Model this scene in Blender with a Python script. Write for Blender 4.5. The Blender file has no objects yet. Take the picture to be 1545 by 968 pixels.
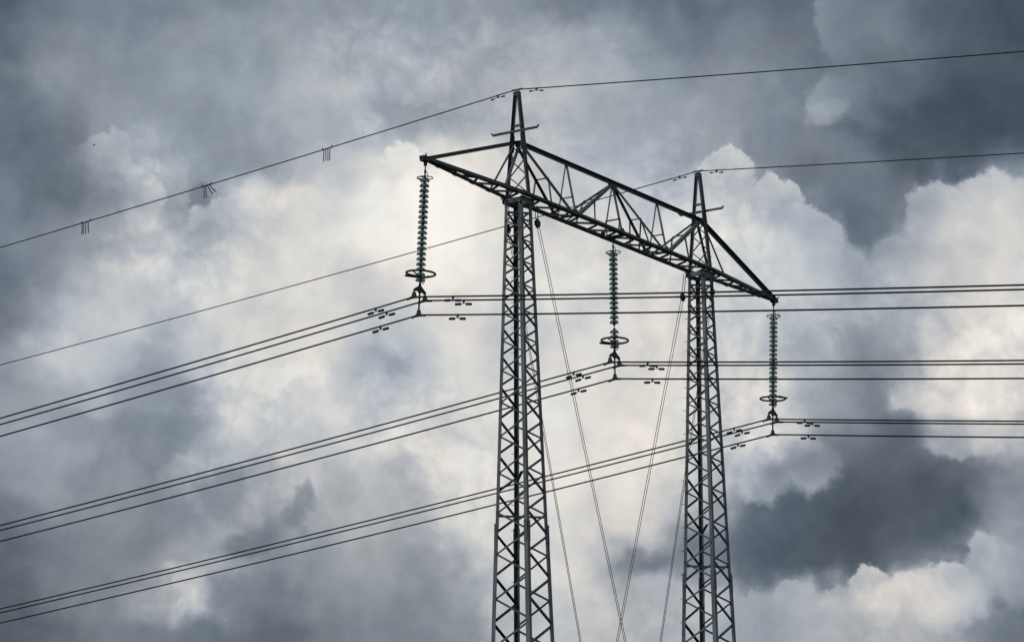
import bpy, bmesh, math, random
from mathutils import Vector, Matrix

random.seed(7)
sc = bpy.context.scene
C = sc.collection
H = 32.7                      # height of the crossbeam's lower chords above the ground (m)

# ------------------------------------------------------------------ camera
CAM = Vector((-99.24247, -60.28324, -31.05549 + H))
YAW, PITCH, ROLL, FPX = 0.99478, 0.23743, -0.01026, 5270.483
Fd = Vector((math.sin(YAW)*math.cos(PITCH), math.cos(YAW)*math.cos(PITCH), math.sin(PITCH)))
R0 = Vector((math.cos(YAW), -math.sin(YAW), 0)); U0 = R0.cross(Fd)
Rd = R0*math.cos(ROLL) + U0*math.sin(ROLL)
Ud = U0*math.cos(ROLL) - R0*math.sin(ROLL)
cd = bpy.data.cameras.new('camera'); cam = bpy.data.objects.new('camera', cd); C.objects.link(cam)
cam.matrix_world = Matrix(((Rd.x, Ud.x, -Fd.x, CAM.x), (Rd.y, Ud.y, -Fd.y, CAM.y), (Rd.z, Ud.z, -Fd.z, CAM.z), (0, 0, 0, 1)))
cd.sensor_fit = 'HORIZONTAL'; cd.sensor_width = 36.0; cd.lens = 36.0*FPX/1545.0
cd.clip_start = 1.0; cd.clip_end = 20000
sc.camera = cam
sc.view_settings.view_transform = 'Standard'; sc.view_settings.look = 'None'
sc.view_settings.gamma = 1; sc.view_settings.use_curve_mapping = False
sc.view_settings.exposure = 0.0

# ------------------------------------------------------------------ sky
SUN_EL, SUN_AZ = math.radians(34), math.radians(18)      # azimuth from +Y towards +X

def srgb(c):
    c /= 255.0
    return c/12.92 if c <= 0.04045 else ((c+0.055)/1.055)**2.4

# brightness of the cloud cover over the patch of sky behind the pylon (rows from high to low, one column per 60 units)
SKY = """
100 124 134 134 134 138 144 152 162 160 160 156 154 144 139 131 123 111 121 121 113 119 117 107 97 85 77
110 132 138 140 144 150 158 166 176 172 170 168 166 171 175 167 149 133 135 129 119 127 123 113 101 89 81
118 144 140 144 150 158 164 170 180 174 175 177 178 179 179 175 165 151 151 141 129 128 113 101 87 83 83
118 126 140 156 152 158 164 170 180 169 160 166 180 179 177 174 167 157 158 145 137 122 92 82 78 78 80
117 120 138 166 176 164 154 162 180 194 208 208 208 192 185 179 175 175 169 148 128 127 104 96 96 107 115
126 118 124 156 166 150 193 203 203 213 232 252 228 208 198 193 190 195 197 187 143 119 116 133 182 194 194
136 138 148 174 189 180 198 203 210 223 238 248 232 215 208 203 203 214 214 207 191 167 141 167 195 204 202
116 133 171 194 199 199 204 209 207 204 209 228 218 213 213 211 208 214 209 204 194 184 171 184 202 210 210
121 158 190 199 199 199 197 197 199 198 195 204 204 198 199 203 211 217 209 199 187 176 168 180 197 210 207
155 190 192 185 168 190 202 206 202 175 184 203 208 200 210 207 203 207 197 198 178 155 145 177 212 210 200
156 163 173 163 153 179 201 204 199 190 194 204 210 207 214 213 210 213 203 208 189 160 138 192 208 207 197
154 160 166 158 151 164 191 199 201 199 199 198 206 207 215 215 213 207 200 201 193 132 116 112 174 190 174
148 156 152 144 154 174 170 174 184 189 182 198 213 211 215 213 207 200 186 160 112 98 90 86 100 129 145
124 140 148 142 139 149 164 160 169 184 176 183 208 205 210 207 200 185 160 108 92 88 86 84 90 140 151
102 122 140 136 139 172 164 146 154 164 156 158 193 200 205 201 153 181 135 94 88 90 100 113 143 171 163
96 116 133 140 176 190 155 145 148 150 140 150 173 190 200 199 183 183 182 165 173 187 200 203 199 177 149
88 102 116 125 130 126 116 112 120 135 134 140 158 183 190 189 187 173 165 161 167 175 177 177 167 141 107
"""
GRID = [[float(v) for v in l.split()] for l in SKY.strip().splitlines()]

# crisp cumulus edges: centre, radii, turn (deg), brightness, softness of the rim, fade across (0 = none), opacity, wobble
PUFFS = [
 # open blue-grey gap behind the cumulus
 (1275,262,105,58, 12,121,.50,0,.8,1), (1300,330,52,34,30,112,.45,0,.8,1),(1190,215,70,34,0,134,.6,0,.6,1),
 (1150,235,50,26,20,140,.5,0,.6,1), (1010,232,56,34,0,160,.6,0,.5,1),
 # cumulus behind the right peak
 (1034,304,58,36, 0,182,.25,1,.75,.7), (1092,270,50,50, 0,200,.13,1,1,.8), (1168,306,48,40, 20,190,.15,1,1,.8),
 (1222,352,58,42, 25,182,.2,1,.9,.8), (1275,402,64,42, 20,176,.3,1,.8,.8),
 # cumulus at the right edge
 (1412,318,50,52, -10,186,.22,1,.85,.8), (1490,304,80,46, 0,197,.25,1,.85,.8), (1362,378,40,34, 0,168,.3,1,.7,.8),
 # brown-grey cloud in the upper right
 (1345,60,122,150, 0,131,.13,2,.9,.8), (1268,40,38,66,0,146,.25,2,.9,.8), (1440,190,165,66,-4,78,.95,0,.95,1),
 (1256,150,54,44, 10,160,.3,2,.9,.9), (1240,168,48,30,-20,170,.7,0,.8,.9),
 # bright heads in the left cloud
 (160,236,48,44, 40,178,.2,1,.95,.8), (214,280,52,40, 40,186,.2,1,.95,.8), (228,262,22,11,-20,196,.8,0,.7,.8), (330,322,56,30,-10,200,.3,1,.7,.9), (440,318,70,40,-15,212,.35,1,.6,.9),
 (620,172,64,26, 0,158,.4,1,.75,.9), (612,248,38,44, 0,226,.3,1,.85,.9), (640,310,64,50,0,250,.6,0,.7,1),
 (700,330,40,40,0,238,.5,0,.6,1),
 (310,342,44,24, 0,163,.5,0,.6,1), (292,292,26,16,-30,128,.5,0,.7,1),
 # lower left bank
 (420,562,76,22,-8,217,.4,0,.6,1), (570,548,44,34,0,168,.5,0,.6,1), (262,706,42,18,-10,166,.4,1,.7,1),
 (225,655,90,62,0,128,.5,0,.5,1), (280,878,66,26,-14,188,.9,0,.8,1), (240,890,40,18,-10,158,.5,0,.6,1),
 (470,700,50,60,20,178,.5,1,.4,1), (345,740,40,60,15,120,.5,0,.4,1), (560,780,60,80,20,172,.5,2,.4,1),
 (400,900,90,50,0,108,.6,0,.5,1), (480,652,74,34,-22,202,.4,1,.8,.9), (385,812,80,32,-20,118,.7,0,.7,1), (520,735,28,60,28,170,.6,0,.6,1), (462,765,24,54,24,124,.7,0,.6,1), (120,805,60,24,20,140,.8,0,.6,1), (640,650,60,40,-20,206,.4,1,.5,1), (120,640,60,40,0,142,.5,0,.5,1),
 # lower right: dark hollow, bulbs above it and the bright rim below
 (1340,780,120,80, -14,86,.8,0,.7,1), (1185,820,130,90, 0,92,1,0,.7,1), (1340,690,80,60,0,104,.9,0,.5,1),
 (1222,700,54,56, 0,186,.5,3,.8,.9), (1150,720,52,50,0,196,.4,3,.6,.9),
 (1372,606,44,22, 0,196,.8,0,.8,1), (1400,588,34,26,0,198,.8,0,.6,1), (1452,660,60,40,0,192,.3,3,.6,.9),
 (1050,830,85,56,0,118,1,0,.85,1), (984,842,62,38, 0,124,1,0,.95,1), 
 (1140,930,42,44, 0,164,.2,1,.9,.9), (1200,915,44,42, 0,172,.2,1,.9,.9), (1258,914,40,34,0,176,.2,1,.85,.9),
 (1312,888,40,42, 0,200,.17,1,.95,.9), (1372,906,46,44, 0,200,.2,1,.9,.9), (1432,884,44,46, 0,194,.2,1,.9,.9),
 (1490,856,54,56, -20,182,.25,1,.9,.9), (1560,840,60,66, 0,140,.4,1,.6,.9),
 (1510,950,70,40,0,118,.6,0,.5,1),
]

world = bpy.data.worlds.new("World"); sc.world = world
world.use_nodes = True
world.cycles.sampling_method = 'NONE'
nt = world.node_tree; N = nt.nodes; L = nt.links
for n in list(N): N.remove(n)

class G:
    """tiny wrapper: builds math nodes in one node tree"""
    def __init__(s, nt): s.nt = nt
    def put(s, sock, v):
        if isinstance(v, bpy.types.NodeSocket): s.nt.links.new(v, sock)
        else: sock.default_value = v
    def m(s, op, a, b=None, c=None, clamp=False):
        n = s.nt.nodes.new('ShaderNodeMath'); n.operation = op; n.use_clamp = clamp
        s.put(n.inputs[0], a)
        if b is not None: s.put(n.inputs[1], b)
        if c is not None: s.put(n.inputs[2], c)
        return n.outputs[0]
    def dot(s, a, v):
        n = s.nt.nodes.new('ShaderNodeVectorMath'); n.operation = 'DOT_PRODUCT'
        s.put(n.inputs[0], a); s.put(n.inputs[1], v); return n.outputs['Value']
    def noise(s, vec, scale, detail, rough, off=(0, 0, 0), lac=2.0, dist=0.0):
        ad = s.nt.nodes.new('ShaderNodeVectorMath'); ad.operation = 'ADD'
        s.put(ad.inputs[0], vec); s.put(ad.inputs[1], off)
        n = s.nt.nodes.new('ShaderNodeTexNoise'); s.put(n.inputs['Vector'], ad.outputs[0])
        n.inputs['Scale'].default_value = scale; n.inputs['Detail'].default_value = detail
        n.inputs['Roughness'].default_value = rough; n.inputs['Lacunarity'].default_value = lac
        n.inputs['Distortion'].default_value = dist
        return n.outputs['Fac']
    def ss(s, x, lo, hi):
        n = s.nt.nodes.new('ShaderNodeMapRange'); n.interpolation_type = 'SMOOTHSTEP'
        s.put(n.inputs['Value'], x); n.inputs['From Min'].default_value = lo; n.inputs['From Max'].default_value = hi
        return n.outputs['Result']
    def mix(s, f, a, b):
        n = s.nt.nodes.new('ShaderNodeMix'); n.data_type = 'FLOAT'
        s.put(n.inputs[0], f); s.put(n.inputs[2], a); s.put(n.inputs[3], b); return n.outputs[0]

g = G(nt)
tc = N.new('ShaderNodeTexCoord'); D = tc.outputs['Generated']
# sky chart: tangent coordinates on the dome about a fixed compass bearing and elevation
fz = g.m('MAXIMUM', g.dot(D, tuple(Fd)), 0.02)
U = g.m('MULTIPLY_ADD', g.m('DIVIDE', g.dot(D, tuple(Rd)), fz), FPX, 772.5)
V = g.m('MULTIPLY_ADD', g.m('DIVIDE', g.dot(D, tuple(Ud)), fz), -FPX, 484.0)
# turbulent displacement of the cloud cover at three sizes (53 = features of about 1 degree)
def sgn(x, k): return g.m('MULTIPLY', g.m('SUBTRACT', x, 0.5), k)
wl1 = sgn(g.noise(D, 38, 2, .5, (3.1, 0, 0)), 120); wl2 = sgn(g.noise(D, 38, 2, .5, (0, 7.7, 0)), 120)
wf1 = sgn(g.noise(D, 75, 3, .5, (1.7, 2.2, 0)), 95); wf2 = sgn(g.noise(D, 75, 3, .5, (4.4, 9.1, 0)), 95)
we1 = sgn(g.noise(D, 170, 5, .62, (6.7, 2.2, 3)), 46); we2 = sgn(g.noise(D, 170, 5, .62, (4.4, 1.1, 5)), 46)
Uw = g.m('ADD', g.m('ADD', U, g.m('MULTIPLY', wl1, .3)), wf1)
Vw = g.m('ADD', g.m('ADD', V, g.m('MULTIPLY', wl2, .3)), wf2)
Uw = g.m('ADD', Uw, g.m('MULTIPLY', we1, .45)); Vw = g.m('ADD', Vw, g.m('MULTIPLY', we2, .45))
Up = g.m('ADD', g.m('MULTIPLY_ADD', wf1, .45, U), we1); Vp = g.m('ADD', g.m('MULTIPLY_ADD', wf2, .45, V), we2)

un = g.m('DIVIDE', Uw, 1560.0, clamp=True)
vn = g.m('DIVIDE', Vw, 60.0)
acc = None
for r, row in enumerate(GRID):
    cr = N.new('ShaderNodeValToRGB'); cr.color_ramp.interpolation = 'CARDINAL'
    L.new(un, cr.inputs[0]); el = cr.color_ramp.elements
    for i, v in enumerate(row):
        p = i/26.0
        if i == 0: e = el[0]; e.position = 0
        elif i == 26: e = el[-1]; e.position = 1
        else: e = el.new(p)
        e.color = (v/255.0,)*3 + (1,)
    sep = N.new('ShaderNodeSeparateColor'); L.new(cr.outputs[0], sep.inputs[0])
    # running smooth blend from row r-1 to row r
    acc = sep.outputs[0] if acc is None else g.mix(g.ss(vn, r-1.0, r+0.0), acc, sep.outputs[0])

# one shared node group for a puff
pg = bpy.data.node_groups.new('cloud_puff', 'ShaderNodeTree'); q = G(pg)
for nm in ('B', 'U', 'V', 'cx', 'cy', 'irx', 'iry', 'ca', 'sa', 'L', 'soft', 'kx', 'ky', 'k0', 'op'):
    pg.interface.new_socket(nm, in_out='INPUT', socket_type='NodeSocketFloat')
pg.interface.new_socket('B', in_out='OUTPUT', socket_type='NodeSocketFloat')
gi = pg.nodes.new('NodeGroupInput'); go = pg.nodes.new('NodeGroupOutput'); I = gi.outputs
dx = q.m('SUBTRACT', I['U'], I['cx']); dy = q.m('SUBTRACT', I['V'], I['cy'])
lx = q.m('MULTIPLY', q.m('ADD', q.m('MULTIPLY', dx, I['ca']), q.m('MULTIPLY', dy, I['sa'])), I['irx'])
ly = q.m('MULTIPLY', q.m('SUBTRACT', q.m('MULTIPLY', dy, I['ca']), q.m('MULTIPLY', dx, I['sa'])), I['iry'])
rr = q.m('SQRT', q.m('ADD', q.m('MULTIPLY', lx, lx), q.m('MULTIPLY', ly, ly)))
mk = q.m('DIVIDE', q.m('SUBTRACT', 1.0, rr), I['soft'], clamp=True)
mk = q.m('MULTIPLY', q.m('MULTIPLY', mk, mk), q.m('SUBTRACT', 3.0, q.m('MULTIPLY', mk, 2.0)))
fd = q.m('ADD', q.m('ADD', q.m('MULTIPLY', lx, I['kx']), q.m('MULTIPLY', ly, I['ky'])), I['k0'], clamp=True)
f = q.m('MULTIPLY', q.m('MULTIPLY', mk, fd), I['op'])
q.put(go.inputs[0], q.mix(f, I['B'], I['L']))
for (cx, cy, rx, ry, a, Lv, soft, fade, op, wob) in PUFFS:
    n = N.new('ShaderNodeGroup'); n.node_tree = pg
    kx, ky, k0 = {0: (0, 0, 1), 1: (0, -.62, .5), 2: (-.62, 0, .5), 3: (0, .62, .5)}[fade]
    a = math.radians(a)
    L.new(acc, n.inputs['B']); L.new(Up if wob < 1 else Uw, n.inputs['U']); L.new(Vp if wob < 1 else Vw, n.inputs['V'])
    for k, v in (('cx', cx), ('cy', cy), ('irx', 1/rx), ('iry', 1/ry), ('ca', math.cos(a)), ('sa', math.sin(a)), ('L', Lv/255), ('soft', soft),
                 ('kx', kx), ('ky', ky), ('k0', k0), ('op', op)): n.inputs[k].default_value = v
    acc = n.outputs[0]

# the rest of the dome: the same kind of broken cover
far = g.m('MULTIPLY_ADD', g.noise(D, 5.0, 7, .58, (5, 1, 2), 2.0, .6), .95, .12)
off = g.m('MAXIMUM', g.m('SUBTRACT', g.m('ABSOLUTE', g.m('SUBTRACT', U, 772.5)), 800.0), g.m('SUBTRACT', g.m('ABSOLUTE', g.m('SUBTRACT', V, 484.0)), 510.0))
fa = g.m('MULTIPLY', g.m('SUBTRACT', 1.0, g.ss(off, 0.0, 700.0)), g.m('GREATER_THAN', g.dot(D, tuple(Fd)), 0.3))
val = g.mix(fa, far, acc)
# fine wisps
wisp = g.m('ADD', sgn(g.noise(D, 48, 5, .55, (2, 2, 8), 2.1, .3), .19), sgn(g.noise(D, 150, 5, .58, (8, 2, 1), 2.0, .3), .062))
val = g.m('ADD', val, wisp)
# cauliflower lumps on the brighter heads of cloud
tb = g.m('ABSOLUTE', g.m('SUBTRACT', g.noise(D, 62, 3, .5, (3, 6, 1), 2.1, .4), .5)); tb2 = g.m('ABSOLUTE', g.m('SUBTRACT', g.noise(D, 140, 3, .55, (1, 6, 7), 2.1, .4), .5))
lump = g.m('MULTIPLY', g.m('SUBTRACT', g.m('MULTIPLY_ADD', tb2, .55, tb), .115), g.m('MULTIPLY', g.m('MULTIPLY', g.ss(val, .5, .72), g.ss(g.noise(D, 16, 2, .5, (7, 3, 9)), .42, .62)), .34))
val = g.m('ADD', val, lump, clamp=True)
cv = N.new('ShaderNodeFloatCurve'); L.new(val, cv.inputs['Value']); cp = cv.mapping.curves[0].points
cp[0].location = (0, 0); cp[1].location = (1, 1)
for p in ((.34, .325), (.5, .49), (.62, .615), (.73, .745), (.82, .865), (.92, .965)): cp.new(*p)
cv.mapping.update(); val = cv.outputs[0]
# brightness -> colour of cloud (blue-grey in the shade, warm white in the light)
cr = N.new('ShaderNodeValToRGB'); L.new(val, cr.inputs[0]); el = cr.color_ramp.elements
cr.color_ramp.interpolation = 'LINEAR'
STOPS = [(0, (20, 24, 30)), (60, (54, 61, 69)), (85, (77, 86, 97)), (110, (100, 109, 120)), (135, (126, 134, 144)), (160, (153, 160, 168)), (185, (182, 186, 192)),
         (205, (203, 204, 205)), (220, (220, 219, 216)), (240, (241, 239, 233)), (255, (254, 252, 246))]
for i, (p, c) in enumerate(STOPS):
    e = el[0] if i == 0 else (el[-1] if i == len(STOPS)-1 else el.new(p/255))
    e.position = p/255; e.color = tuple(srgb(x) for x in c) + (1,)
# slow drift of hue between bluish and warm cloud
low = g.m('MULTIPLY_ADD', g.m('MULTIPLY', V, fa), .00060, -.24)         # cloud nearer the horizon is lit warmer
warm = g.m('ADD', g.m('MULTIPLY', g.ss(g.noise(D, 22, 4, .55, (9, 4, 4)), .36, .66), .62), g.m('ADD', low, g.m('MULTIPLY', g.ss(val, .7, .95), .25)), clamp=True)
tn = N.new('ShaderNodeMix'); tn.data_type = 'RGBA'; L.new(warm, tn.inputs[0])
tn.inputs[6].default_value = (.955, .995, 1.025, 1); tn.inputs[7].default_value = (1.05, 1.0, .955, 1)
mu = N.new('ShaderNodeMix'); mu.data_type = 'RGBA'; mu.blend_type = 'MULTIPLY'; mu.inputs[0].default_value = 1
L.new(cr.outputs[0], mu.inputs[6]); L.new(tn.outputs[2], mu.inputs[7])
bgc = N.new('ShaderNodeBackground'); L.new(mu.outputs[2], bgc.inputs[0]); bgc.inputs[1].default_value = 1.0
# open sky above the cover, seen only faintly through its thin places
sky = N.new('ShaderNodeTexSky'); sky.sky_type = 'NISHITA'; sky.sun_disc = False
sky.sun_elevation = SUN_EL; sky.sun_rotation = SUN_AZ
bgs = N.new('ShaderNodeBackground'); L.new(sky.outputs[0], bgs.inputs[0]); bgs.inputs[1].default_value = 0.06
mxs = N.new('ShaderNodeMixShader'); mxs.inputs[0].default_value = 0.05
L.new(bgc.outputs[0], mxs.inputs[1]); L.new(bgs.outputs[0], mxs.inputs[2])
wo = N.new('ShaderNodeOutputWorld'); L.new(mxs.outputs[0], wo.inputs[0])

# ------------------------------------------------------------------ veiled sun
sl = bpy.data.lights.new('sun', 'SUN'); sl.energy = 1.1; sl.angle = math.radians(14); sl.color = (1, .96, .9)
so = bpy.data.objects.new('sun', sl); C.objects.link(so)
LAZ = math.radians(-62)     # light comes from the left of the view
sd = Vector((math.sin(LAZ)*math.cos(SUN_EL), math.cos(LAZ)*math.cos(SUN_EL), math.sin(SUN_EL)))
so.rotation_euler = sd.to_track_quat('Z', 'Y').to_euler()
sky.sun_rotation = LAZ

# ------------------------------------------------------------------ materials
def mat(name, col, rough=.5, metal=0.0, var=.25, scale=6.0, spec=.5, streak=False, trans=0.0, bump=0.0):
    m = bpy.data.materials.new(name); m.use_nodes = True
    t = m.node_tree; b = t.nodes['Principled BSDF']
    b.inputs['Roughness'].default_value = rough; b.inputs['Metallic'].default_value = metal
    b.inputs['Specular IOR Level'].default_value = spec; b.inputs['Transmission Weight'].default_value = trans
    co = t.nodes.new('ShaderNodeTexCoord')
    no = t.nodes.new('ShaderNodeTexNoise'); no.inputs['Scale'].default_value = scale; no.inputs['Detail'].default_value = 6
    if streak:
        mp = t.nodes.new('ShaderNodeMapping'); mp.inputs['Scale'].default_value = (1, 1, .25)
        t.links.new(co.outputs['Object'], mp.inputs[0]); t.links.new(mp.outputs[0], no.inputs[0])
    else: t.links.new(co.outputs['Object'], no.inputs[0])
    r = t.nodes.new('ShaderNodeValToRGB'); t.links.new(no.outputs['Fac'], r.inputs[0])
    r.color_ramp.elements[0].position = .3; r.color_ramp.elements[1].position = .7
    r.color_ramp.elements[0].color = tuple(c*(1-var) for c in col) + (1,)
    r.color_ramp.elements[1].color = tuple(min(1, c*(1+var)) for c in col) + (1,)
    if streak:      # every bar has weathered a little differently, with faint rust stains
        oi = t.nodes.new('ShaderNodeObjectInfo'); mr = t.nodes.new('ShaderNodeMapRange'); t.links.new(oi.outputs['Random'], mr.inputs['Value'])
        mr.inputs['To Min'].default_value = .72; mr.inputs['To Max'].default_value = 1.45
        vm = t.nodes.new('ShaderNodeVectorMath'); vm.operation = 'SCALE'; t.links.new(r.outputs[0], vm.inputs[0]); t.links.new(mr.outputs[0], vm.inputs['Scale'])
        n2 = t.nodes.new('ShaderNodeTexNoise'); n2.inputs['Scale'].default_value = 1.7; n2.inputs['Detail'].default_value = 8; n2.inputs['Roughness'].default_value = .7
        t.links.new(co.outputs['Object'], n2.inputs[0])
        m2 = t.nodes.new('ShaderNodeMapRange'); t.links.new(n2.outputs['Fac'], m2.inputs['Value']); m2.inputs['From Min'].default_value = .56; m2.inputs['From Max'].default_value = .72; m2.inputs['To Max'].default_value = .5
        mx = t.nodes.new('ShaderNodeMix'); mx.data_type = 'RGBA'; t.links.new(m2.outputs[0], mx.inputs[0]); t.links.new(vm.outputs[0], mx.inputs[6]); mx.inputs[7].default_value = (.10, .07, .05, 1)
        t.links.new(mx.outputs[2], b.inputs['Base Color'])
    else: t.links.new(r.outputs[0], b.inputs['Base Color'])
    if bump:
        bp = t.nodes.new('ShaderNodeBump'); bp.inputs['Strength'].default_value = bump; bp.inputs['Distance'].default_value = .05
        t.links.new(no.outputs['Fac'], bp.inputs['Height']); t.links.new(bp.outputs[0], b.inputs['Normal'])
    return m
M_STEEL = mat('weathered_galvanised_steel', (.088, .104, .116), .55, .25, .4, 3.0, .4, True)
M_CHORD = mat('dark_galvanised_steel', (.058, .070, .081), .58, .2, .35, 3.0, .35, True)
M_BRACE = mat('galvanised_brace_steel', (.060, .072, .082), .6, .2, .45, 3.0, .35, True)
M_FIT = mat('dark_fittings', (.030, .038, .044), .55, .4, .3, 20, .3)
M_WIRE = mat('aged_aluminium_wire', (.014, .015, .017), .65, .2, .15, 8, .25)
M_ROPE = mat('steel_rope', (.04, .043, .047), .6, .2, .15, 8, .25)
M_CONC = mat('concrete', (.32, .31, .29), .9, 0, .15, 4, .3, bump=.3)
M_GRASS = mat('heath_grass', (.06, .075, .035), .95, 0, .45, .6, .2, bump=.6)
M_BIRD = mat('dark_feathers', (.05, .05, .055), .8, 0, .3, 10, .3)
M_STRIP = mat('weathered_plastic', (.03, .033, .03), .6, 0, .3, 20, .3)
M_GLASS = mat('green_toughened_glass', (.72, .90, .88), .08, 0, .06, 3, .5, trans=.92)
M_GLASS.node_tree.nodes['Principled BSDF'].inputs['IOR'].default_value = 1.22

# ------------------------------------------------------------------ mesh helpers
def bm_obj(name, bm, m, parent=None, smooth=False):
    me = bpy.data.meshes.new(name); bmesh.ops.recalc_face_normals(bm, faces=bm.faces[:])
    bm.to_mesh(me); bm.free(); me.materials.append(m)
    if smooth:
        for p in me.polygons: p.use_smooth = True
    o = bpy.data.objects.new(name, me); C.objects.link(o)
    if parent: o.parent = parent
    return o
def empty(name, loc=(0, 0, 0)):
    o = bpy.data.objects.new(name, None); C.objects.link(o); o.location = loc; o.empty_display_size = .3; return o
def tag(o, label, cat, group=None):
    o['label'] = label; o['category'] = cat
    if group: o['group'] = group
    return o
def prism(bm, p, q, prof, a, b, ext=(0, 0)):
    """extrude profile [(s,t)...] from p to q, s along a, t along b (made square to the axis)"""
    p = Vector(p); q = Vector(q); d = (q-p).normalized()
    p = p - d*ext[0]; q = q + d*ext[1]
    a = Vector(a); a = (a - d*a.dot(d)).normalized()
    b = Vector(b); b = b - d*b.dot(d); b = (b - a*b.dot(a)).normalized()
    v0 = [bm.verts.new(p + a*s + b*t) for s, t in prof]; v1 = [bm.verts.new(q + a*s + b*t) for s, t in prof]
    n = len(prof)
    for i in range(n): bm.faces.new((v0[i], v0[(i+1) % n], v1[(i+1) % n], v1[i]))
    bm.faces.new(v0[::-1]); bm.faces.new(v1)
def angle(bm, p, q, a, b, w=.1, t=.01, ext=(0, 0)):
    """steel angle: corner on the line p-q, one flange along a, one along b"""
    prism(bm, p, q, [(0, 0), (w, 0), (w, t), (t, t), (t, w), (0, w)], a, b, ext)
def flat(bm, p, q, a, b, w, t, ext=(0, 0)):
    prism(bm, p, q, [(-w/2, -t/2), (w/2, -t/2), (w/2, t/2), (-w/2, t/2)], a, b, ext)
def tube(bm, pts, r, n=8, cap=True):
    pts = [Vector(p) for p in pts]; rs = r if isinstance(r, (list, tuple)) else [r]*len(pts)
    rings = []; up = None
    for i, p in enumerate(pts):
        d = (pts[min(i+1, len(pts)-1)] - pts[max(i-1, 0)]).normalized()
        if up is None: up = Vector((0, 0, 1)) if abs(d.z) < .9 else Vector((1, 0, 0))
        s = d.cross(up).normalized(); up = s.cross(d).normalized()
        rings.append([bm.verts.new(p + (s*math.cos(2*math.pi*k/n) + up*math.sin(2*math.pi*k/n))*rs[i]) for k in range(n)])
    for A, B in zip(rings, rings[1:]):
        for k in range(n): bm.faces.new((A[k], A[(k+1) % n], B[(k+1) % n], B[k]))
    if cap: bm.faces.new(rings[0][::-1]); bm.faces.new(rings[-1])
def lathe(bm, prof, n=20, c=(0, 0, 0)):
    c = Vector(c); rings = []
    for r, z in prof: rings.append([bm.verts.new(c + Vector((r*math.cos(2*math.pi*k/n), r*math.sin(2*math.pi*k/n), z))) for k in range(n)])
    for A, B in zip(rings, rings[1:]):
        for k in range(n): bm.faces.new((A[k], A[(k+1) % n], B[(k+1) % n], B[k]))
    bm.faces.new(rings[0][::-1]); bm.faces.new(rings[-1])
def box(bm, c, s, mat3=None):
    c = Vector(c)
    vs = []
    for x in (-.5, .5):
        for y in (-.5, .5):
            for z in (-.5, .5):
                v = Vector((x*s[0], y*s[1], z*s[2])); vs.append(bm.verts.new(c + (mat3 @ v if mat3 else v)))
    for f in ((0, 1, 3, 2), (4, 6, 7, 5), (0, 4, 5, 1), (2, 3, 7, 6), (0, 2, 6, 4), (1, 5, 7, 3)): bm.faces.new([vs[i] for i in f])
def bolt(bm, p, d, l=.05, r=.018):
    d = Vector(d).normalized(); p = Vector(p); tube(bm, [p - d*.01, p + d*l], r, 6)
def plate(bm, pts, nrm, t=.012):
    nrm = Vector(nrm).normalized()*t/2
    a = [bm.verts.new(Vector(p) + nrm) for p in pts]; b = [bm.verts.new(Vector(p) - nrm) for p in pts]; n = len(pts)
    bm.faces.new(a); bm.faces.new(b[::-1])
    for i in range(n): bm.faces.new((a[i], b[i], b[(i+1) % n], a[(i+1) % n]))
X, Y, Z = Vector((1, 0, 0)), Vector((0, 1, 0)), Vector((0, 0, 1))

# ------------------------------------------------------------------ ground
bm = bmesh.new()
S = 3500; n = 70
vs = [[bm.verts.new(((i/n-.5)*2*S, (j/n-.5)*2*S, 0)) for j in range(n+1)] for i in range(n+1)]
for row in vs:
    for v in row:
        r = math.hypot(v.co.x, v.co.y)
        if r > 160: v.co.z = (math.sin(v.co.x*.004+1)*math.cos(v.co.y*.0033))*min(1, (r-160)/900)*9 - min(1, (r-160)/600)*9
for i in range(n):
    for j in range(n): bm.faces.new((vs[i][j], vs[i+1][j], vs[i+1][j+1], vs[i][j+1]))
gr = bm_obj('ground', bm, M_GRASS); gr['kind'] = 'structure'

# ------------------------------------------------------------------ the pylon
D0, MX, HR, HP, BW = 11.37246, 5.97571, 1.939, 3.72412, .425
MW, TAP = .314, .02695
NODES = [-.83, -1.51, -2.27, -3.08, -3.97, -4.88, -5.88, -6.94, -8.07, -9.28, -10.58, -11.93, -13.39, -14.93, -16.57, -18.3, -20.15, -22.1, -24.2, -26.4, -28.75, -31.2]
def hw(z): return MW - TAP*z
pylon = empty('lattice_pylon', (0, 0, 0))
tag(pylon, 'grey steel lattice portal pylon with two tapering masts and a trussed crossbeam', 'pylon')
def W(x, y, z): return Vector((x, y, z + H))

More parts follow.
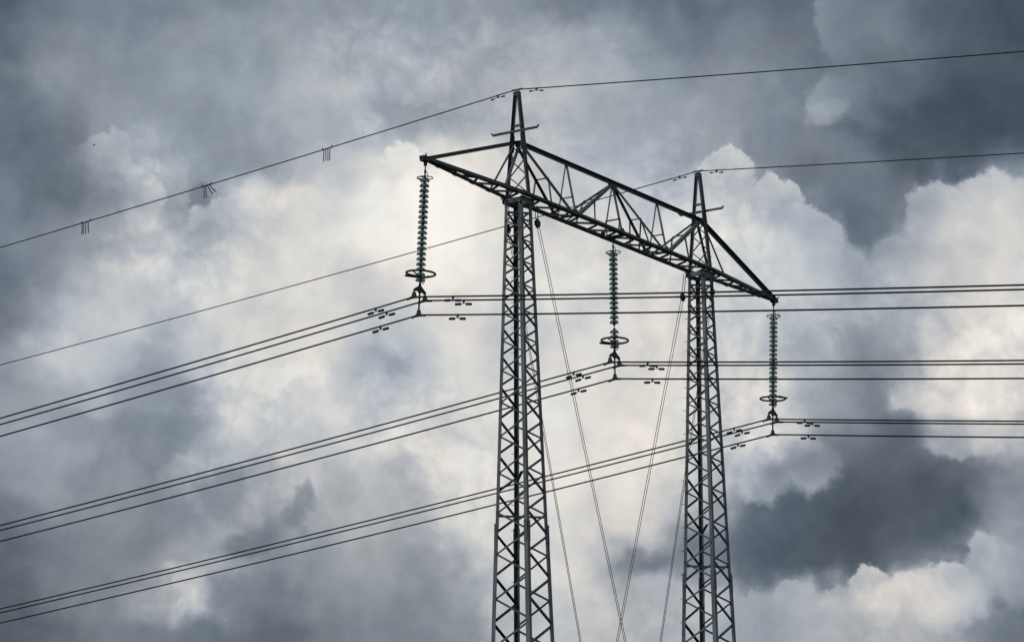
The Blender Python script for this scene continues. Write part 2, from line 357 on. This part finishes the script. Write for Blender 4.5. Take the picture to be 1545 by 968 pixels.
def make_mast(mx, sgn):
    # head frame, diaphragms and footings form the mast's own mesh
    bm = bmesh.new()
    h = hw(-.2)+.035
    for z, hh, w in ((-.17, h, .17), ):
        for s in (-1, 1):
            flat(bm, W(mx-hh-.06, s*hh, z), W(mx+hh+.06, s*hh, z), Z, Y, w, .02)
            prism(bm, W(mx-hh-.06, s*(hh+.012), z+w/2), W(mx+hh+.06, s*(hh+.012), z+w/2), [(0, 0), (.07, 0), (.07, .012), (0, .012)], Y*s, Z)
            flat(bm, W(mx+s*hh, -hh+.02, z-.002), W(mx+s*hh, hh-.02, z-.002), Z, X, w-.01, .02)
    flat(bm, W(mx-hh, -hh+.05, -.28), W(mx+hh, hh-.05, -.28), Z, X, .09, .012)
    flat(bm, W(mx-hh, hh-.05, -.30), W(mx+hh, -hh+.05, -.30), Z, X, .09, .012)
    for s in (-1, 1):
        flat(bm, W(mx+s*.17, -hh, -.075), W(mx+s*.17, hh, -.075), X, Z, .1, .016)
    mast = bm_obj('mast', bm, M_STEEL, pylon)
    for zd in (-.52, -10.68, -22.0):
        k = hw(zd)-.03; bm = bmesh.new()
        flat(bm, W(mx-k, k, zd), W(mx+k, -k, zd), Z, X, .075, .01)
        flat(bm, W(mx-k, -k, zd-.012), W(mx+k, k, zd-.012), Z, X, .075, .01)
        bm_obj('diaphragm_brace', bm, M_STEEL, mast)
    for zd in (-9.3, ):
        k = hw(zd)-.04; bm = bmesh.new()
        flat(bm, W(mx-k*.2, -k*.2, zd+.1), W(mx+k*.9, k*.9, zd-.1), X, Z, .12, .012)
        bm_obj('stiffener', bm, M_STEEL, mast)
    for a in (-1, 1):
        for b in (-1, 1):
            k = hw(-H); bm = bmesh.new()
            lathe(bm, [(.45, -.4), (.45, .28), (.4, .33)], 16, (mx+a*k, b*k, 0)); bm_obj('footing', bm, M_CONC, mast)
    T = .012
    for a in (-1, 1):
        for b in (-1, 1):
            bm = bmesh.new()
            segs = [(-.10, -11.26, .122, .012), (-11.26, -H+.05, .142, .014)]
            for z0, z1, w, t in segs:
                p, q = W(mx+a*(hw(z0)+ (w-.122)), b*(hw(z0)+(w-.122)), z0), W(mx+a*(hw(z1)+(w-.122)), b*(hw(z1)+(w-.122)), z1)
                angle(bm, p, q, X*-a, Y*-b, w, t)
            # bolt ends at every bracing node
            for i, z in enumerate(NODES[:16]):
                for zz, dd in ((z, 0), ((z+NODES[i+1])/2, 1)):
                    k = hw(zz)
                    onx = (b == 1) == (a == -1)        # which face meets the leg at the whole node
                    fx = onx if dd == 0 else not onx
                    for dz in (-.035, .04):
                        if fx: bolt(bm, W(mx+a*k, b*(k-.07), zz+dz), (a, 0, 0), .035)
                        else: bolt(bm, W(mx+a*(k-.07), b*k, zz+dz), (0, b, 0), .035)
            # climbing bolts
            if (a, b) in (((1, 1), ) if sgn > 0 else ((-1, 1), )):
                zz = -.9; i = 0
                while zz > -30:
                    k = hw(zz)
                    if i % 2: bolt(bm, W(mx+a*k, b*(k-.06), zz), (a, 0, 0), .15, .010)
                    else: bolt(bm, W(mx+a*(k-.06), b*k, zz), (0, b, 0), .15, .010)
                    zz -= .42; i += 1
            bm_obj('leg', bm, M_STEEL, mast)
            bm = bmesh.new(); zz = -11.26; k = hw(zz)+.022
            for dz0, dz1 in ((-.34, .34), ):
                flat(bm, W(mx+a*(hw(zz+dz0)+.028), b*(hw(zz+dz0)-.055), zz+dz0), W(mx+a*(hw(zz+dz1)+.028), b*(hw(zz+dz1)-.055), zz+dz1), Y, X, .13, .012)
                flat(bm, W(mx+a*(hw(zz+dz0)-.055), b*(hw(zz+dz0)+.028), zz+dz0), W(mx+a*(hw(zz+dz1)-.055), b*(hw(zz+dz1)+.028), zz+dz1), X, Y, .13, .012)
            for dz in (-.26, -.16, -.06, .06, .16, .26):
                for e in (-.09, -.02):
                    bolt(bm, W(mx+a*(k+.008), b*(k+e), zz+dz), (a, 0, 0), .018, .014)
                    bolt(bm, W(mx+a*(k+e), b*(k+.008), zz+dz), (0, b, 0), .018, .014)
            bm_obj('splice_plate', bm, M_STEEL, mast)
    # four lattice faces, one zigzag of angles each
    def corner(a, b, z, ins=.0): k = hw(z); return a*k, b*k
    for face in ('x-', 'x+', 'y-', 'y+'):
        bm = bmesh.new(); ax = face[0]; s = -1 if face[1] == '-' else 1
        # which leg of the face carries the whole nodes
        if face == 'x-': A, B = (-1, 1), (-1, -1)
        if face == 'x+': A, B = (1, -1), (1, 1)
        if face == 'y-': A, B = (-1, -1), (1, -1)
        if face == 'y+': A, B = (1, 1), (-1, 1)
        nrm = X*s if ax == 'x' else Y*s
        seq = []
        for i, z in enumerate(NODES):
            seq.append((A, z))
            if i+1 < len(NODES): seq.append((B, (z+NODES[i+1])/2))
        seq = [(B, -.42)] + seq
        for j, ((c0, z0), (c1, z1)) in enumerate(zip(seq, seq[1:])):
            k0, k1 = hw(z0), hw(z1)
            ins0, ins1 = .05, .05
            p = W(mx+c0[0]*k0, c0[1]*k0, z0); q_ = W(mx+c1[0]*k1, c1[1]*k1, z1)
            dirv = (q_-p).normalized()
            p = p + dirv*.03 - nrm*.0135; q_ = q_ - dirv*.03 - nrm*.0135
            w = .055 if z0 > -6 else (.062 if z0 > -12 else .07)
            along = Z if j % 2 else -Z
            # the outer flange lies in the face, the other points into the mast
            angle(bm, p, q_, along, -nrm, w, .007)
            if j % 2 == 0:
                pass
        bm_obj('lattice_face', bm, M_BRACE, mast)
    return mast
make_mast(-MX, 1); make_mast(MX, -1)

# ---- crossbeam
bm = bmesh.new()
def cw(x):
    ax = abs(x)
    if ax <= MX+.3: return BW
    return BW + (.06-BW)*(ax-MX-.3)/(D0-MX-.3)
NP = 10; per = 2*MX/NP
xs = []
x = -D0+.5
arm = [MX + .15 + (D0-MX-.5)*k/4.5 for k in range(5)]
nod = [-a for a in reversed(arm)] + [-MX + per*k for k in range(1, NP)] + arm
nod = sorted(nod)
for i in range(len(nod)-1):
    xa, xb = nod[i], nod[i+1]; xm = xa + (xb-xa)*.62
    w = .06
    for (x0, s0), (x1, s1) in (((xa, 1), (xm, -1)), ((xm, -1), (xb, 1))):
        p, q_ = W(x0, s0*(cw(x0)-.03), -.012), W(x1, s1*(cw(x1)-.03), -.012)
        angle(bm, p, q_, X if s0 > 0 else -X, Z*-1 if s0 < 0 else Z, w, .007)
# flat walking plates seen pale from below
for xx in (-MX/2, MX/2): 
    flat(bm, W(xx-.1, -cw(xx)+.02, -.03), W(xx-.1, cw(xx)-.02, -.03), X, Z, .16, .008)
beam = bm_obj('crossbeam', bm, M_STEEL, pylon)
cwid = .150
for s in (-1, 1):
    bm = bmesh.new()
    for x0, x1 in ((-D0-.06, -MX-.3), (-MX-.3, MX+.3), (MX+.3, D0+.06)):
        angle(bm, W(x0, s*(cw(x0)), .0), W(x1, s*(cw(x1)), .0), Y*-s, Z, cwid*.8, .012) 
        angle(bm, W(x0, s*(cw(x0)+.004), .0), W(x1, s*(cw(x1)+.004), .0), Y*s, Z, cwid*(.5 if abs(x0+x1) < .1 else .18), .012)
    for xn in nod:
        for dx_ in (-.05, .05): bolt(bm, W(xn+dx_, s*(cw(xn)-.05), .0), (0, 0, -1), .03)
        plate(bm, [W(xn-.14, s*(cw(xn)-.10), -.007), W(xn+.14, s*(cw(xn)-.10), -.007), W(xn+.10, s*(cw(xn)+.05), -.007), W(xn-.10, s*(cw(xn)+.05), -.007)], Z, .008)
    for xn in (-MX/2, 0, MX/2):
        plate(bm, [W(xn-.16, s*cw(xn)-s*.02, .10), W(xn+.16, s*cw(xn)-s*.02, .10), W(xn+.08, s*(cw(xn)-.04), .22), W(xn-.08, s*(cw(xn)-.04), .22)], Y, .01)
    bm_obj('lower_chord', bm, M_CHORD, beam)
bm = bmesh.new()
for x0, z0, x1, z1 in ((-D0-.02, .10, -MX, HR+.02), (-MX, HR, MX, HR), (MX, HR+.02, D0+.02, .10)):
    for s in (-1, 1):
        angle(bm, W(x0, s*.006, z0), W(x1, s*.006, z1), Y*s, -Z, .125, .012)
for xn in (0, ):
    plate(bm, [W(-.3, .0, HR+.01), W(.3, .0, HR+.01), W(.22, 0, HR-.26), W(-.22, 0, HR-.26)], Y, .011)
for xn in (-MX/2, MX/2): plate(bm, [W(xn-.12, 0, HR+.0), W(xn+.12, 0, HR+.0), W(xn, 0, HR-.2)], Y, .011)
bm_obj('top_chord', bm, M_CHORD, beam)
# web members
def wm(p, q_, w, name='web_diagonal', s=1, m=M_STEEL):
    bm = bmesh.new(); angle(bm, p, q_, X if abs((Vector(q_)-Vector(p)).normalized().x) < .5 else -Z, Y*-s, w, .009); return bm_obj(name, bm, m, beam)
for s in (-1, 1):
    yb = s*(BW-.04)
    for sx in (-1, 1):
        wm(W(sx*(MX-.08), s*.13, HR-.06), W(sx*(MX/2+.10), yb, .06), .12 if s < 0 else .075, s=s)
        wm(W(sx*.08, s*.05, HR-.10), W(sx*(MX/2-.12), yb, .06), .10 if s < 0 else .075, s=s)
        wm(W(sx*(MX/2), s*.03, HR-.06), W(sx*MX/2, yb, .03), .055, 'web_post', s)
        wm(W(sx*(MX+.05), s*.14, HR-.10), W(sx*(MX+1.25), s*(cw(MX+1.25)-.03), .05), .075, s=s)
    wm(W(0, s*.03, HR-.12), W(0, yb, .03), .06, 'web_post', s)
def tie(p, q_, a_, b_, w, t):
    bm = bmesh.new(); angle(bm, p, q_, a_, b_, w, t); bm_obj('web_tie', bm, M_STEEL, beam)
def lerp(a, b, t): return a + (b-a)*t
def dg(sx, s, t): return lerp(W(sx*(MX-.08), s*.13, HR-.06), W(sx*(MX/2+.10), s*(BW-.04), .06), t)
def dgi(sx, s, t): return lerp(W(sx*.08, s*.05, HR-.10), W(sx*(MX/2-.12), s*(BW-.04), .06), t)
def pst(x, s, t): return lerp(W(x, s*.03, HR-.06), W(x, s*(BW-.04), .03), t)
for sx in (-1, 1):
    tie(dg(sx, -1, .5), dg(sx, 1, .5), X, Z, .04, .006)
    tie(dgi(sx, -1, .52), dgi(sx, 1, .52), X, Z, .04, .006)
    tie(pst(sx*MX/2, -1, .66), pst(sx*MX/2, 1, .66), X, Z, .04, .006)
    for s in (-1, 1):
        xq = sx*(MX*.75)
        tie(dg(sx, s, .5), W(xq + sx*.05, s*(BW-.03), .05), X, Y, .045, .006)
        tie(dgi(sx, s, .52), W(sx*MX*.30, s*(BW-.03), .05), X, Y, .04, .006)
    tie(dgi(sx, -1, .52), W(sx*MX*.40, BW-.03, .05), X, Y, .04, .006)
tie(pst(0, -1, .72), pst(0, 1, .72), X, Z, .045, .006)
tie(pst(0, -1, .72), W(.0, -BW+.2, .03), X, Y, .035, .006)
tie(pst(0, 1, .72), W(.0, BW-.2, .03), X, Y, .035, .006)
# beam-end brackets and the middle hanger plate
for xx in (-D0, 0, D0):
    bm = bmesh.new()
    if xx:
        sg = 1 if xx > 0 else -1
        box(bm, W(xx+sg*.05, 0, .03), (.26, .20, .17)); box(bm, W(xx+sg*.19, .06, .05), (.09, .03, .10)); box(bm, W(xx+sg*.19, -.06, .02), (.11, .03, .06))
        bolt(bm, W(xx+sg*.1, -.10, .08), (sg, -.6, 1), .12, .02)
    else:
        flat(bm, W(0, -BW, -.035), W(0, BW, -.035), X, Z, .28, .02); box(bm, W(0, 0, -.07), (.22, .16, .05))
    box(bm, W(xx, 0, -.12), (.03, .12, .14)); bolt(bm, W(xx-.05, 0, -.14), (1, 0, 0), .1, .02)
    bm_obj('hanger_bracket', bm, M_FIT, beam)

# ---- earth wire peaks
def make_peak(mx, sgn):
    def lp(s, z): t = z/(HP-.12); return W(mx, s*(BW-.02 + (.05-BW+.02)*t), z)
    # slender lattice between the legs
    zs = [.08, .72, 1.30, 1.78]
    bm = bmesh.new()
    lathe(bm, [(.02, 0), (.135, 0), (.135, .03), (.05, .03)], 12, W(mx, 0, HP-.14))
    box(bm, W(mx, 0, HP-.17), (.16, .20, .09)); box(bm, W(mx, 0, HP-.07), (.07, .16, .10))
    tube(bm, [W(mx, -.2, HP+.005), W(mx, 0, HP-.005), W(mx, .2, HP+.003)], .028, 8)
    pk = bm_obj('earth_wire_peak', bm, M_STEEL, pylon)
    for i in range(len(zs)-1):
        for s in (-1, 1):
            bm = bmesh.new(); angle(bm, lp(s, zs[i])+X*(.012*s), lp(-s, zs[i+1])+X*(.012*s), Z, X*s, .035, .006); bm_obj('lacing_bar', bm, M_STEEL, pk)
    bm = bmesh.new(); angle(bm, lp(-1, 2.42), lp(1, 2.42), Z, X*-1, .10, .01); bm_obj('tie_plate', bm, M_STEEL, pk)
    for s in (-1, 1):
        bm = bmesh.new()
        angle(bm, lp(s, -.0)+Y*(s*.045), lp(s, HP-.13)+Y*(s*.03), Y*-s, X*-1, .10, .012)
        angle(bm, lp(s, 1.75)+Y*(s*.06), lp(s, HP-.14)+Y*(s*.045), Y*-s, X, .085, .012)
        angle(bm, lp(s, -.0)+Y*(s*.06)+X*.004, lp(s, 1.74)+Y*(s*.06)+X*.004, Y*-s, X, .05, .012)
        for z in ((.45, 1.0) if s < 0 else (.3, 1.35)):
            bolt(bm, lp(s, z), (-.2, s, .1), .16, .011)
        plate(bm, [lp(s, HR+.22)+X*.13, lp(s, HR+.22)-X*.13, lp(s, HR-.34)-X*.15, lp(s, HR-.34)+X*.15], Y, .014)
        bm_obj('peak_leg', bm, M_STEEL, pk)
    bm = bmesh.new(); zz = 2.24; xo = mx - sgn*.15
    flat(bm, W(xo, -.88, zz), W(xo, .88, zz), Z, X, .075, .05)
    for s in (-1, 1): flat(bm, W(xo, s*.865, zz), W(xo, s*.94, zz+.075), Z, X, .045, .045)
    bm_obj('cross_bar', bm, M_CHORD, pk)
make_peak(-MX, 1); make_peak(MX, -1)

# ------------------------------------------------------------------ insulator strings
def disc_mesh():
    bm = bmesh.new()
    lathe(bm, [(.030, .040), (.064, .036), (.112, .018), (.146, -.020), (.158, -.066), (.151, -.070), (.130, -.036), (.122, -.072), (.113, -.072), (.104, -.022),
               (.086, -.020), (.082, -.050), (.074, -.050), (.068, -.014), (.034, -.010)], 20)
    o = bm_obj('glass_disc', bm, M_GLASS, smooth=True); me = o.data; bpy.data.objects.remove(o); return me
def cap_mesh():
    bm = bmesh.new()
    lathe(bm, [(.018, .105), (.036, .100), (.046, .075), (.050, .038), (.045, .028), (.030, .024)], 12)
    lathe(bm, [(.013, -.012), (.013, -.066), (.020, -.068)], 8)
    o = bm_obj('metal_cap', bm, M_FIT, smooth=True); me = o.data; bpy.data.objects.remove(o); return me
DM, CM = disc_mesh(), cap_mesh()
SWING = {-D0: .25528, 0: .01373, D0: .17256}
ZC, ZL = -4.50166, -4.50166-.52489
def string(xx, label, missing=None, tail=1):
    root = empty('insulator_string', (xx, 0, H-.14))
    root.rotation_euler = (math.asin(SWING[xx]/4.4), 0, 0)
    tag(root, label, 'insulator', 'glass insulator strings hanging from the crossbeam')
    P = lambda x, y, z: Vector((x, y, z+.14))       # z measured from the lower chords
    bm = bmesh.new()
    tube(bm, [P(0, 0, -.12), P(0, 0, -.20)], .028, 8); tube(bm, [P(0, 0, -.19), P(0, 0, -.34)], .02, 8); tube(bm, [P(0, 0, -.33), P(0, 0, -.42)], .034, 8); tube(bm, [P(0, 0, -.42), P(0, 0, -.56)], .026, 8)
    bm_obj('hanger_link', bm, M_FIT, root)
    bm = bmesh.new()
    ring = []
    for k in range(31):
        a = math.radians((60 if tail > 0 else 240) + k*12.2); r = .245 + .0004*k
        ring.append(P(r*math.cos(a), r*math.sin(a), -.60 + .0012*k))
    ring.append(ring[-1] + (ring[-1]-ring[-2]).normalized()*.10)
    tube(bm, ring, .016, 8)
    tube(bm, [P(-.25, 0, -.60), P(0, 0, -.56), P(.25, 0, -.60)], .018, 6)
    tube(bm, [P(.04, 0, -.36), P(.11, 0, -.38), P(.15, -.0, -.47), P(.17, 0, -.585)], .013, 6)
    bm_obj('upper_ring', bm, M_FIT, root)
    bm = bmesh.new()
    tube(bm, [P(-.155, 0, -.60), P(-.165, 0, -.9), P(-.165, 0, -1.17), P(-.20, 0, -1.22), P(-.27, 0, -1.24)], .009, 6)
    bm_obj('arcing_horn', bm, M_FIT, root)
    for k in range(20):
        if k == missing:
            bm = bmesh.new(); lathe(bm, [(.018, .105), (.036, .1), (.046, .075), (.05, .038), (.03, .02), (.013, .0), (.013, -.066)], 12, P(0, 0, -.635-.17*k))
            bm_obj('bare_cap', bm, M_FIT, root); continue
        d = bpy.data.objects.new('glass_disc', DM); C.objects.link(d); d.parent = root; d.location = P(0, 0, -.635-.17*k)
        c = bpy.data.objects.new('metal_cap', CM); C.objects.link(c); c.parent = d
    bm = bmesh.new()
    ring = []
    for k in range(49):
        a = math.radians((55 if tail > 0 else 235) + k*7.75); r = .44 + .0008*k
        ring.append(P(r*1.02*math.cos(a), r*math.sin(a), -3.675 - .0006*k))
    ring.append(ring[-1] + (ring[-1]-ring[-3]).normalized()*.26)
    tube(bm, ring, .034, 10)
    tube(bm, [P(.43, 0, -3.68), P(.28, 0, -3.76), P(.02, 0, -3.86)], .022, 8)
    tube(bm, [P(-.44, 0, -3.68), P(-.25, 0, -3.74), P(.0, 0, -3.86)], .022, 8)
    tube(bm, [P(.28, 0, -3.76), P(.22, 0, -3.93), P(.16, 0, -3.99), P(.02, 0, -3.90)], .012, 6)
    bm_obj('corona_ring', bm, M_FIT, root, smooth=True)
    bm = bmesh.new()
    tube(bm, [P(0, 0, -3.90), P(0, 0, -4.02)], .030, 8); tube(bm, [P(0, 0, -4.0), P(0, 0, -4.14)], .045, 8)
    plate(bm, [P(0, 0, -4.06), P(.10, 0, -4.12), P(.33, 0, -4.25), P(.31, 0, -4.33), P(.12, 0, -4.27), P(0, 0, -4.34), P(-.12, 0, -4.27), P(-.31, 0, -4.33), P(-.33, 0, -4.25), P(-.10, 0, -4.12)], Y, .05)
    yk = bm_obj('yoke_plate', bm, M_FIT, root)
    bm = bmesh.new(); tube(bm, [P(0, 0, -4.28), P(0, 0, ZL+.12)], .028, 8); tube(bm, [P(0, 0, ZL+.2), P(0, 0, ZL+.05)], [.03, .045], 8); bm_obj('drop_rod', bm, M_FIT, root)
    ends = []
    for px, pz in ((-.3, ZC), (.3, ZC), (0, ZL)):
        bm = bmesh.new()
        if px: tube(bm, [P(px, 0, -4.28), P(px, 0, -4.40)], .024, 8)
        plate(bm, [P(px, -.03, pz+.16), P(px, .03, pz+.16), P(px, .07, pz+.01), P(px, -.07, pz+.01)], X, .10)
        tube(bm, [P(px, -.26, pz-.045), P(px, -.12, pz-.014), P(px, 0, pz-.002), P(px, .12, pz-.022), P(px, .26, pz-.075)], [.026, .042, .048, .042, .026], 10)
        bm_obj('suspension_clamp', bm, M_FIT, root, smooth=False)
        ends.append(P(px, 0, pz))
    bpy.context.view_layer.update()
    return [root.matrix_world @ e for e in ends]
E1 = string(-D0, 'glass insulator string on the left tip of the crossbeam', None, 1)
E2 = string(0, 'glass insulator string between the two masts, one disc missing above its big ring', 15, 1)
E3 = string(D0, 'glass insulator string on the right tip of the crossbeam', None, -1)

# ------------------------------------------------------------------ cables
PHL, PHR = .02238, .01769
def wp(B, sg, t, s, k, ph): return Vector((B.x + sg*t*math.sin(ph), B.y + sg*t*math.cos(ph), B.z + s*t + k*t*t))
def cable(B, sl_, sr_, k, r, name, label, cat, group, m=M_WIRE):
    pts = []
    T = [300, 240, 190, 150, 120, 95, 75, 60, 50, 42, 36, 31, 27, 24, 21, 18, 15.5, 13, 11, 9, 7, 5.5, 4, 3, 2, 1.3, .8, .4, .2]
    for t in T: pts.append(wp(B, 1, t, sl_, k, PHL))
    a, b = pts[-1], wp(B, -1, .2, sr_, k, PHR)
    pts += [B]
    for t in reversed(T): pts.append(wp(B, -1, t, sr_, k, PHR))
    bm = bmesh.new(); tube(bm, pts, r, 8)
    return tag(bm_obj(name, bm, m, smooth=True), label, cat, group)
SL, SR, EL, ER, K = -.10038, -.13818, -.08508, -.12446, .0003
PN = ('left string', 'middle string', 'right string')
WN = ('upper far', 'upper near', 'lowest')
dampers = []
for i, EE in enumerate((E1, E2, E3)):
    for j, B in enumerate(EE):
        nm = ('upper subconductor on the side of the left frame edge', 'second subconductor from the top', 'bottom subconductor')[j]
        pn = ('left insulator string', 'middle insulator string', 'right insulator string')[i]
        lab = ('dark power cable, %s of the three held by the %s' % (('uppermost', 'middle', 'lowest')[j], pn))
        cable(B, SL, SR, K, .028, 'conductor_cable', lab, 'power cable', 'conductors of the three bundles')
        for side, (sg, s_, ph) in enumerate(((1, SL, PHL), (-1, SR, PHR))):
            dampers.append((B, sg, s_, ph, 1.5, 1.0, 'stubby damper under the %s cable of the %s, %s side'
                            % (('uppermost', 'middle', 'lowest')[j], pn, ('left', 'right')[side])))
for i, mx in enumerate((-MX, MX)):
    B = Vector((mx, 0, H+HP+.0))
    cable(B, EL, ER, K, .019 if i else .020, 'earth_wire', ('thin earth wire over the left peak tip, carrying three bunches of hanging rods' if i == 0 else 'thin earth wire over the right peak tip, passing behind the left mast'), 'earth wire', 'earth wires on the peaks')
    for side, (sg, s_, ph) in enumerate(((1, EL, PHL), (-1, ER, PHR))):
        dampers.append((B, sg, s_, ph, .78, .7, 'small damper on the earth wire just %s of the %s peak tip' % (('left', 'right')[side], ('left', 'right')[i])))
def damper_meshes(sc_):
    w = []
    bm = bmesh.new(); box(bm, (0, 0, -.03), (.05, .06, .10)); tube(bm, [(0, 0, .03), (0, 0, -.11*sc_-.0)], .018, 8); cl = bm_obj('x', bm, M_FIT); w.append(cl.data); bpy.data.objects.remove(cl)
    bm = bmesh.new(); tube(bm, [(0, -.2*sc_**.3, -.125*sc_), (0, 0, -.10*sc_), (0, .2*sc_**.3, -.125*sc_)], .008, 6); o = bm_obj('x', bm, M_FIT); w.append(o.data); bpy.data.objects.remove(o)
    for s in (-1, 1):
        bm = bmesh.new(); r = .043*sc_; c = .20; l = .115*sc_
        tube(bm, [(0, s*(c-l), -.122*sc_), (0, s*(c-l+.02), -.122*sc_), (0, s*(c+l-.02), -.128*sc_), (0, s*(c+l), -.128*sc_)], [r*.55, r*1.0, r, r*.6] if sc_ > .9 else [r*.4, r*.6, r, r*.5], 10)
        o = bm_obj('x', bm, M_FIT, smooth=False); w.append(o.data); bpy.data.objects.remove(o)
    return w
DMS = {1.0: damper_meshes(1.0), .7: damper_meshes(.7)}
for (B, sg, s_, ph, t, sz, lab) in dampers:
    p = wp(B, sg, t, s_, K, ph); d = (wp(B, sg, t+.1, s_, K, ph)-wp(B, sg, t-.1, s_, K, ph))
    root = empty('vibration_damper', p); root.rotation_euler = (math.atan2(d.z, abs(d.y))*(1 if sg > 0 else -1), 0, 0)
    tag(root, lab, 'vibration damper', 'vibration dampers on the cables')
    for nm, me in zip(('clamp', 'messenger_wire', 'weight', 'weight'), DMS[sz]):
        me.name = nm; o = bpy.data.objects.new(nm, me); C.objects.link(o); o.parent = root

# bird diverters on the near earth wire
Bn = Vector((-MX, 0, H+HP))
DIV = [(18.887, 'bunch of hanging rods on the earth wire, farthest from the pylon', [(-.16, .0, .0), (-.08, .03, .03), (.03, .03, .0), (.12, -.03, .02)], .45),
       (13.287, 'bunch of hanging rods on the earth wire, two of them splayed to the right', [(-.10, -.02, 0), (-.02, -.03, .02), (.03, -.30, .0), (.12, -.36, .06)], .46),
       (7.945, 'bunch of four straight hanging rods on the earth wire, nearest the pylon', [(-.12, .02, 0), (-.04, 0, .02), (.05, .0, 0), (.14, .03, .0)], .44)]
for t, lab, rods, ln in DIV:
    p = wp(Bn, 1, t, EL, K, PHL); slope = EL+2*K*t
    root = empty('bird_diverter', p); tag(root, lab, 'bird diverter', 'bird diverters hanging on the earth wire')
    bm = bmesh.new(); tube(bm, [(0, .22, .22*slope), (0, -.22, -.22*slope)], .022, 8)
    for s in (-1, 1): tube(bm, [(0, s*.2, s*.2*slope-.02), (0, s*.2-.03, s*.2*slope+.07)], .02, 6)
    bm_obj('clamp_bar', bm, M_STRIP, root)
    for k, (o, tilt, l2) in enumerate(rods):
        bm = bmesh.new(); L_ = ln - l2 - (.10 if abs(tilt) > .2 else 0)
        tube(bm, [(0, -o, -o*slope+.03), (0, -o+tilt*.5*.9, -L_*.5), (.01*(k % 2), -o+tilt*.9, -L_)], .017 + .003*(abs(tilt) > .2), 6)
        bm_obj('hanging_rod', bm, M_STRIP, root)

# ------------------------------------------------------------------ diagonal stays between the masts
def stay(A, Bp, sx, top, label, sep):
    A = Vector(A) + Z*H; Bp = Vector(Bp) + Z*H; d = (Bp-A)/(A.z-Bp.z)
    G0 = A + d*(A.z-.15)
    root = empty('guy_stay', G0 - Z*.15); tag(root, label, 'guy wire', 'crossing stays between the masts')
    off = root.location
    for s in (-1, 1):
        bm = bmesh.new()
        a0 = Vector(top[0 if s < 0 else 1]) + Z*H
        a1 = A + X*(s*sep); g1 = G0 + X*(s*.03)
        tube(bm, [a0-off, a1-off], .014, 6); pts = [a1.lerp(g1, k/12) for k in range(13)]
        tube(bm, [p-off for p in pts], .0115, 6)
        bm_obj('rope', bm, M_ROPE, root)
    bm = bmesh.new(); box(bm, A-off, (sep*2+.08, .10, .17)); box(bm, A-off+Z*.11, (sep*2-.02, .06, .08)); box(bm, A-off-Z*.11, (sep*2+.0, .06, .08)); bm_obj('rope_clamp', bm, M_FIT, root)
    bm = bmesh.new(); lathe(bm, [(.3, -.3), (.3, .12), (.26, .15)], 14, (0, 0, 0)); tube(bm, [(0, 0, .1), G0-off], .03, 8); bm_obj('anchor', bm, M_CONC, root)
hz = MW+.02
stay((-5.342, -.34, -.795), (-.216, -.34, -14.098), 1, ((-5.52, -.34, -.2), (-5.38, -.34, -.2)), 'pair of thin steel ropes slanting down right from outside the left mast head', .075)
stay((-6.066, .34, -1.03), (-1.944, .34, -14.241), 1, ((-6.2, .33, -.25), (-6.04, .33, -.25)), 'pair of thin steel ropes starting inside the left mast, emerging low on its right', .05)
stay((5.265, .34, -1.045), (.37, .34, -13.969), -1, ((5.38, .34, -.2), (5.52, .34, -.2)), 'pair of thin steel ropes slanting down left from outside the right mast head', .075)
stay((6.222, -.34, -.754), (2.086, -.34, -13.827), -1, ((6.04, -.33, -.25), (6.3, -.33, -.25)), 'pair of thin steel ropes starting inside the right mast, emerging low on its left', .05)

# ------------------------------------------------------------------ a bird far off
def skypt(x, y, dist):
    d = (Fd + Rd*((x-772.5)/FPX) - Ud*((y-484)/FPX)); return CAM + d.normalized()*dist
bp = skypt(142, 219, 620)
bm = bmesh.new()
tube(bm, [(-.26, 0, .0), (-.12, 0, .03), (.05, 0, .02), (.2, 0, .04), (.27, 0, .03)], [.02, .06, .07, .045, .01], 8)
bird = bm_obj('bird', bm, M_BIRD, smooth=True); bird.location = bp; bird.rotation_euler = (0, .1, -.6)
tag(bird, 'tiny dark bird gliding before the clouds in the upper left', 'bird')
for s in (-1, 1):
    bm = bmesh.new()
    plate(bm, [(.10, s*.04, .05), (-.06, s*.04, .05), (-.10, s*.25, .13), (-.18, s*.52, .06), (-.02, s*.30, .14), (.08, s*.2, .12)], (0, 0, 1), .015)
    bm_obj('wing', bm, M_BIRD, bird)

sc.render.engine = 'CYCLES'
sc.cycles.filter_width = 1.5
sc.cycles.max_bounces = 4; sc.cycles.diffuse_bounces = 2; sc.cycles.transmission_bounces = 4
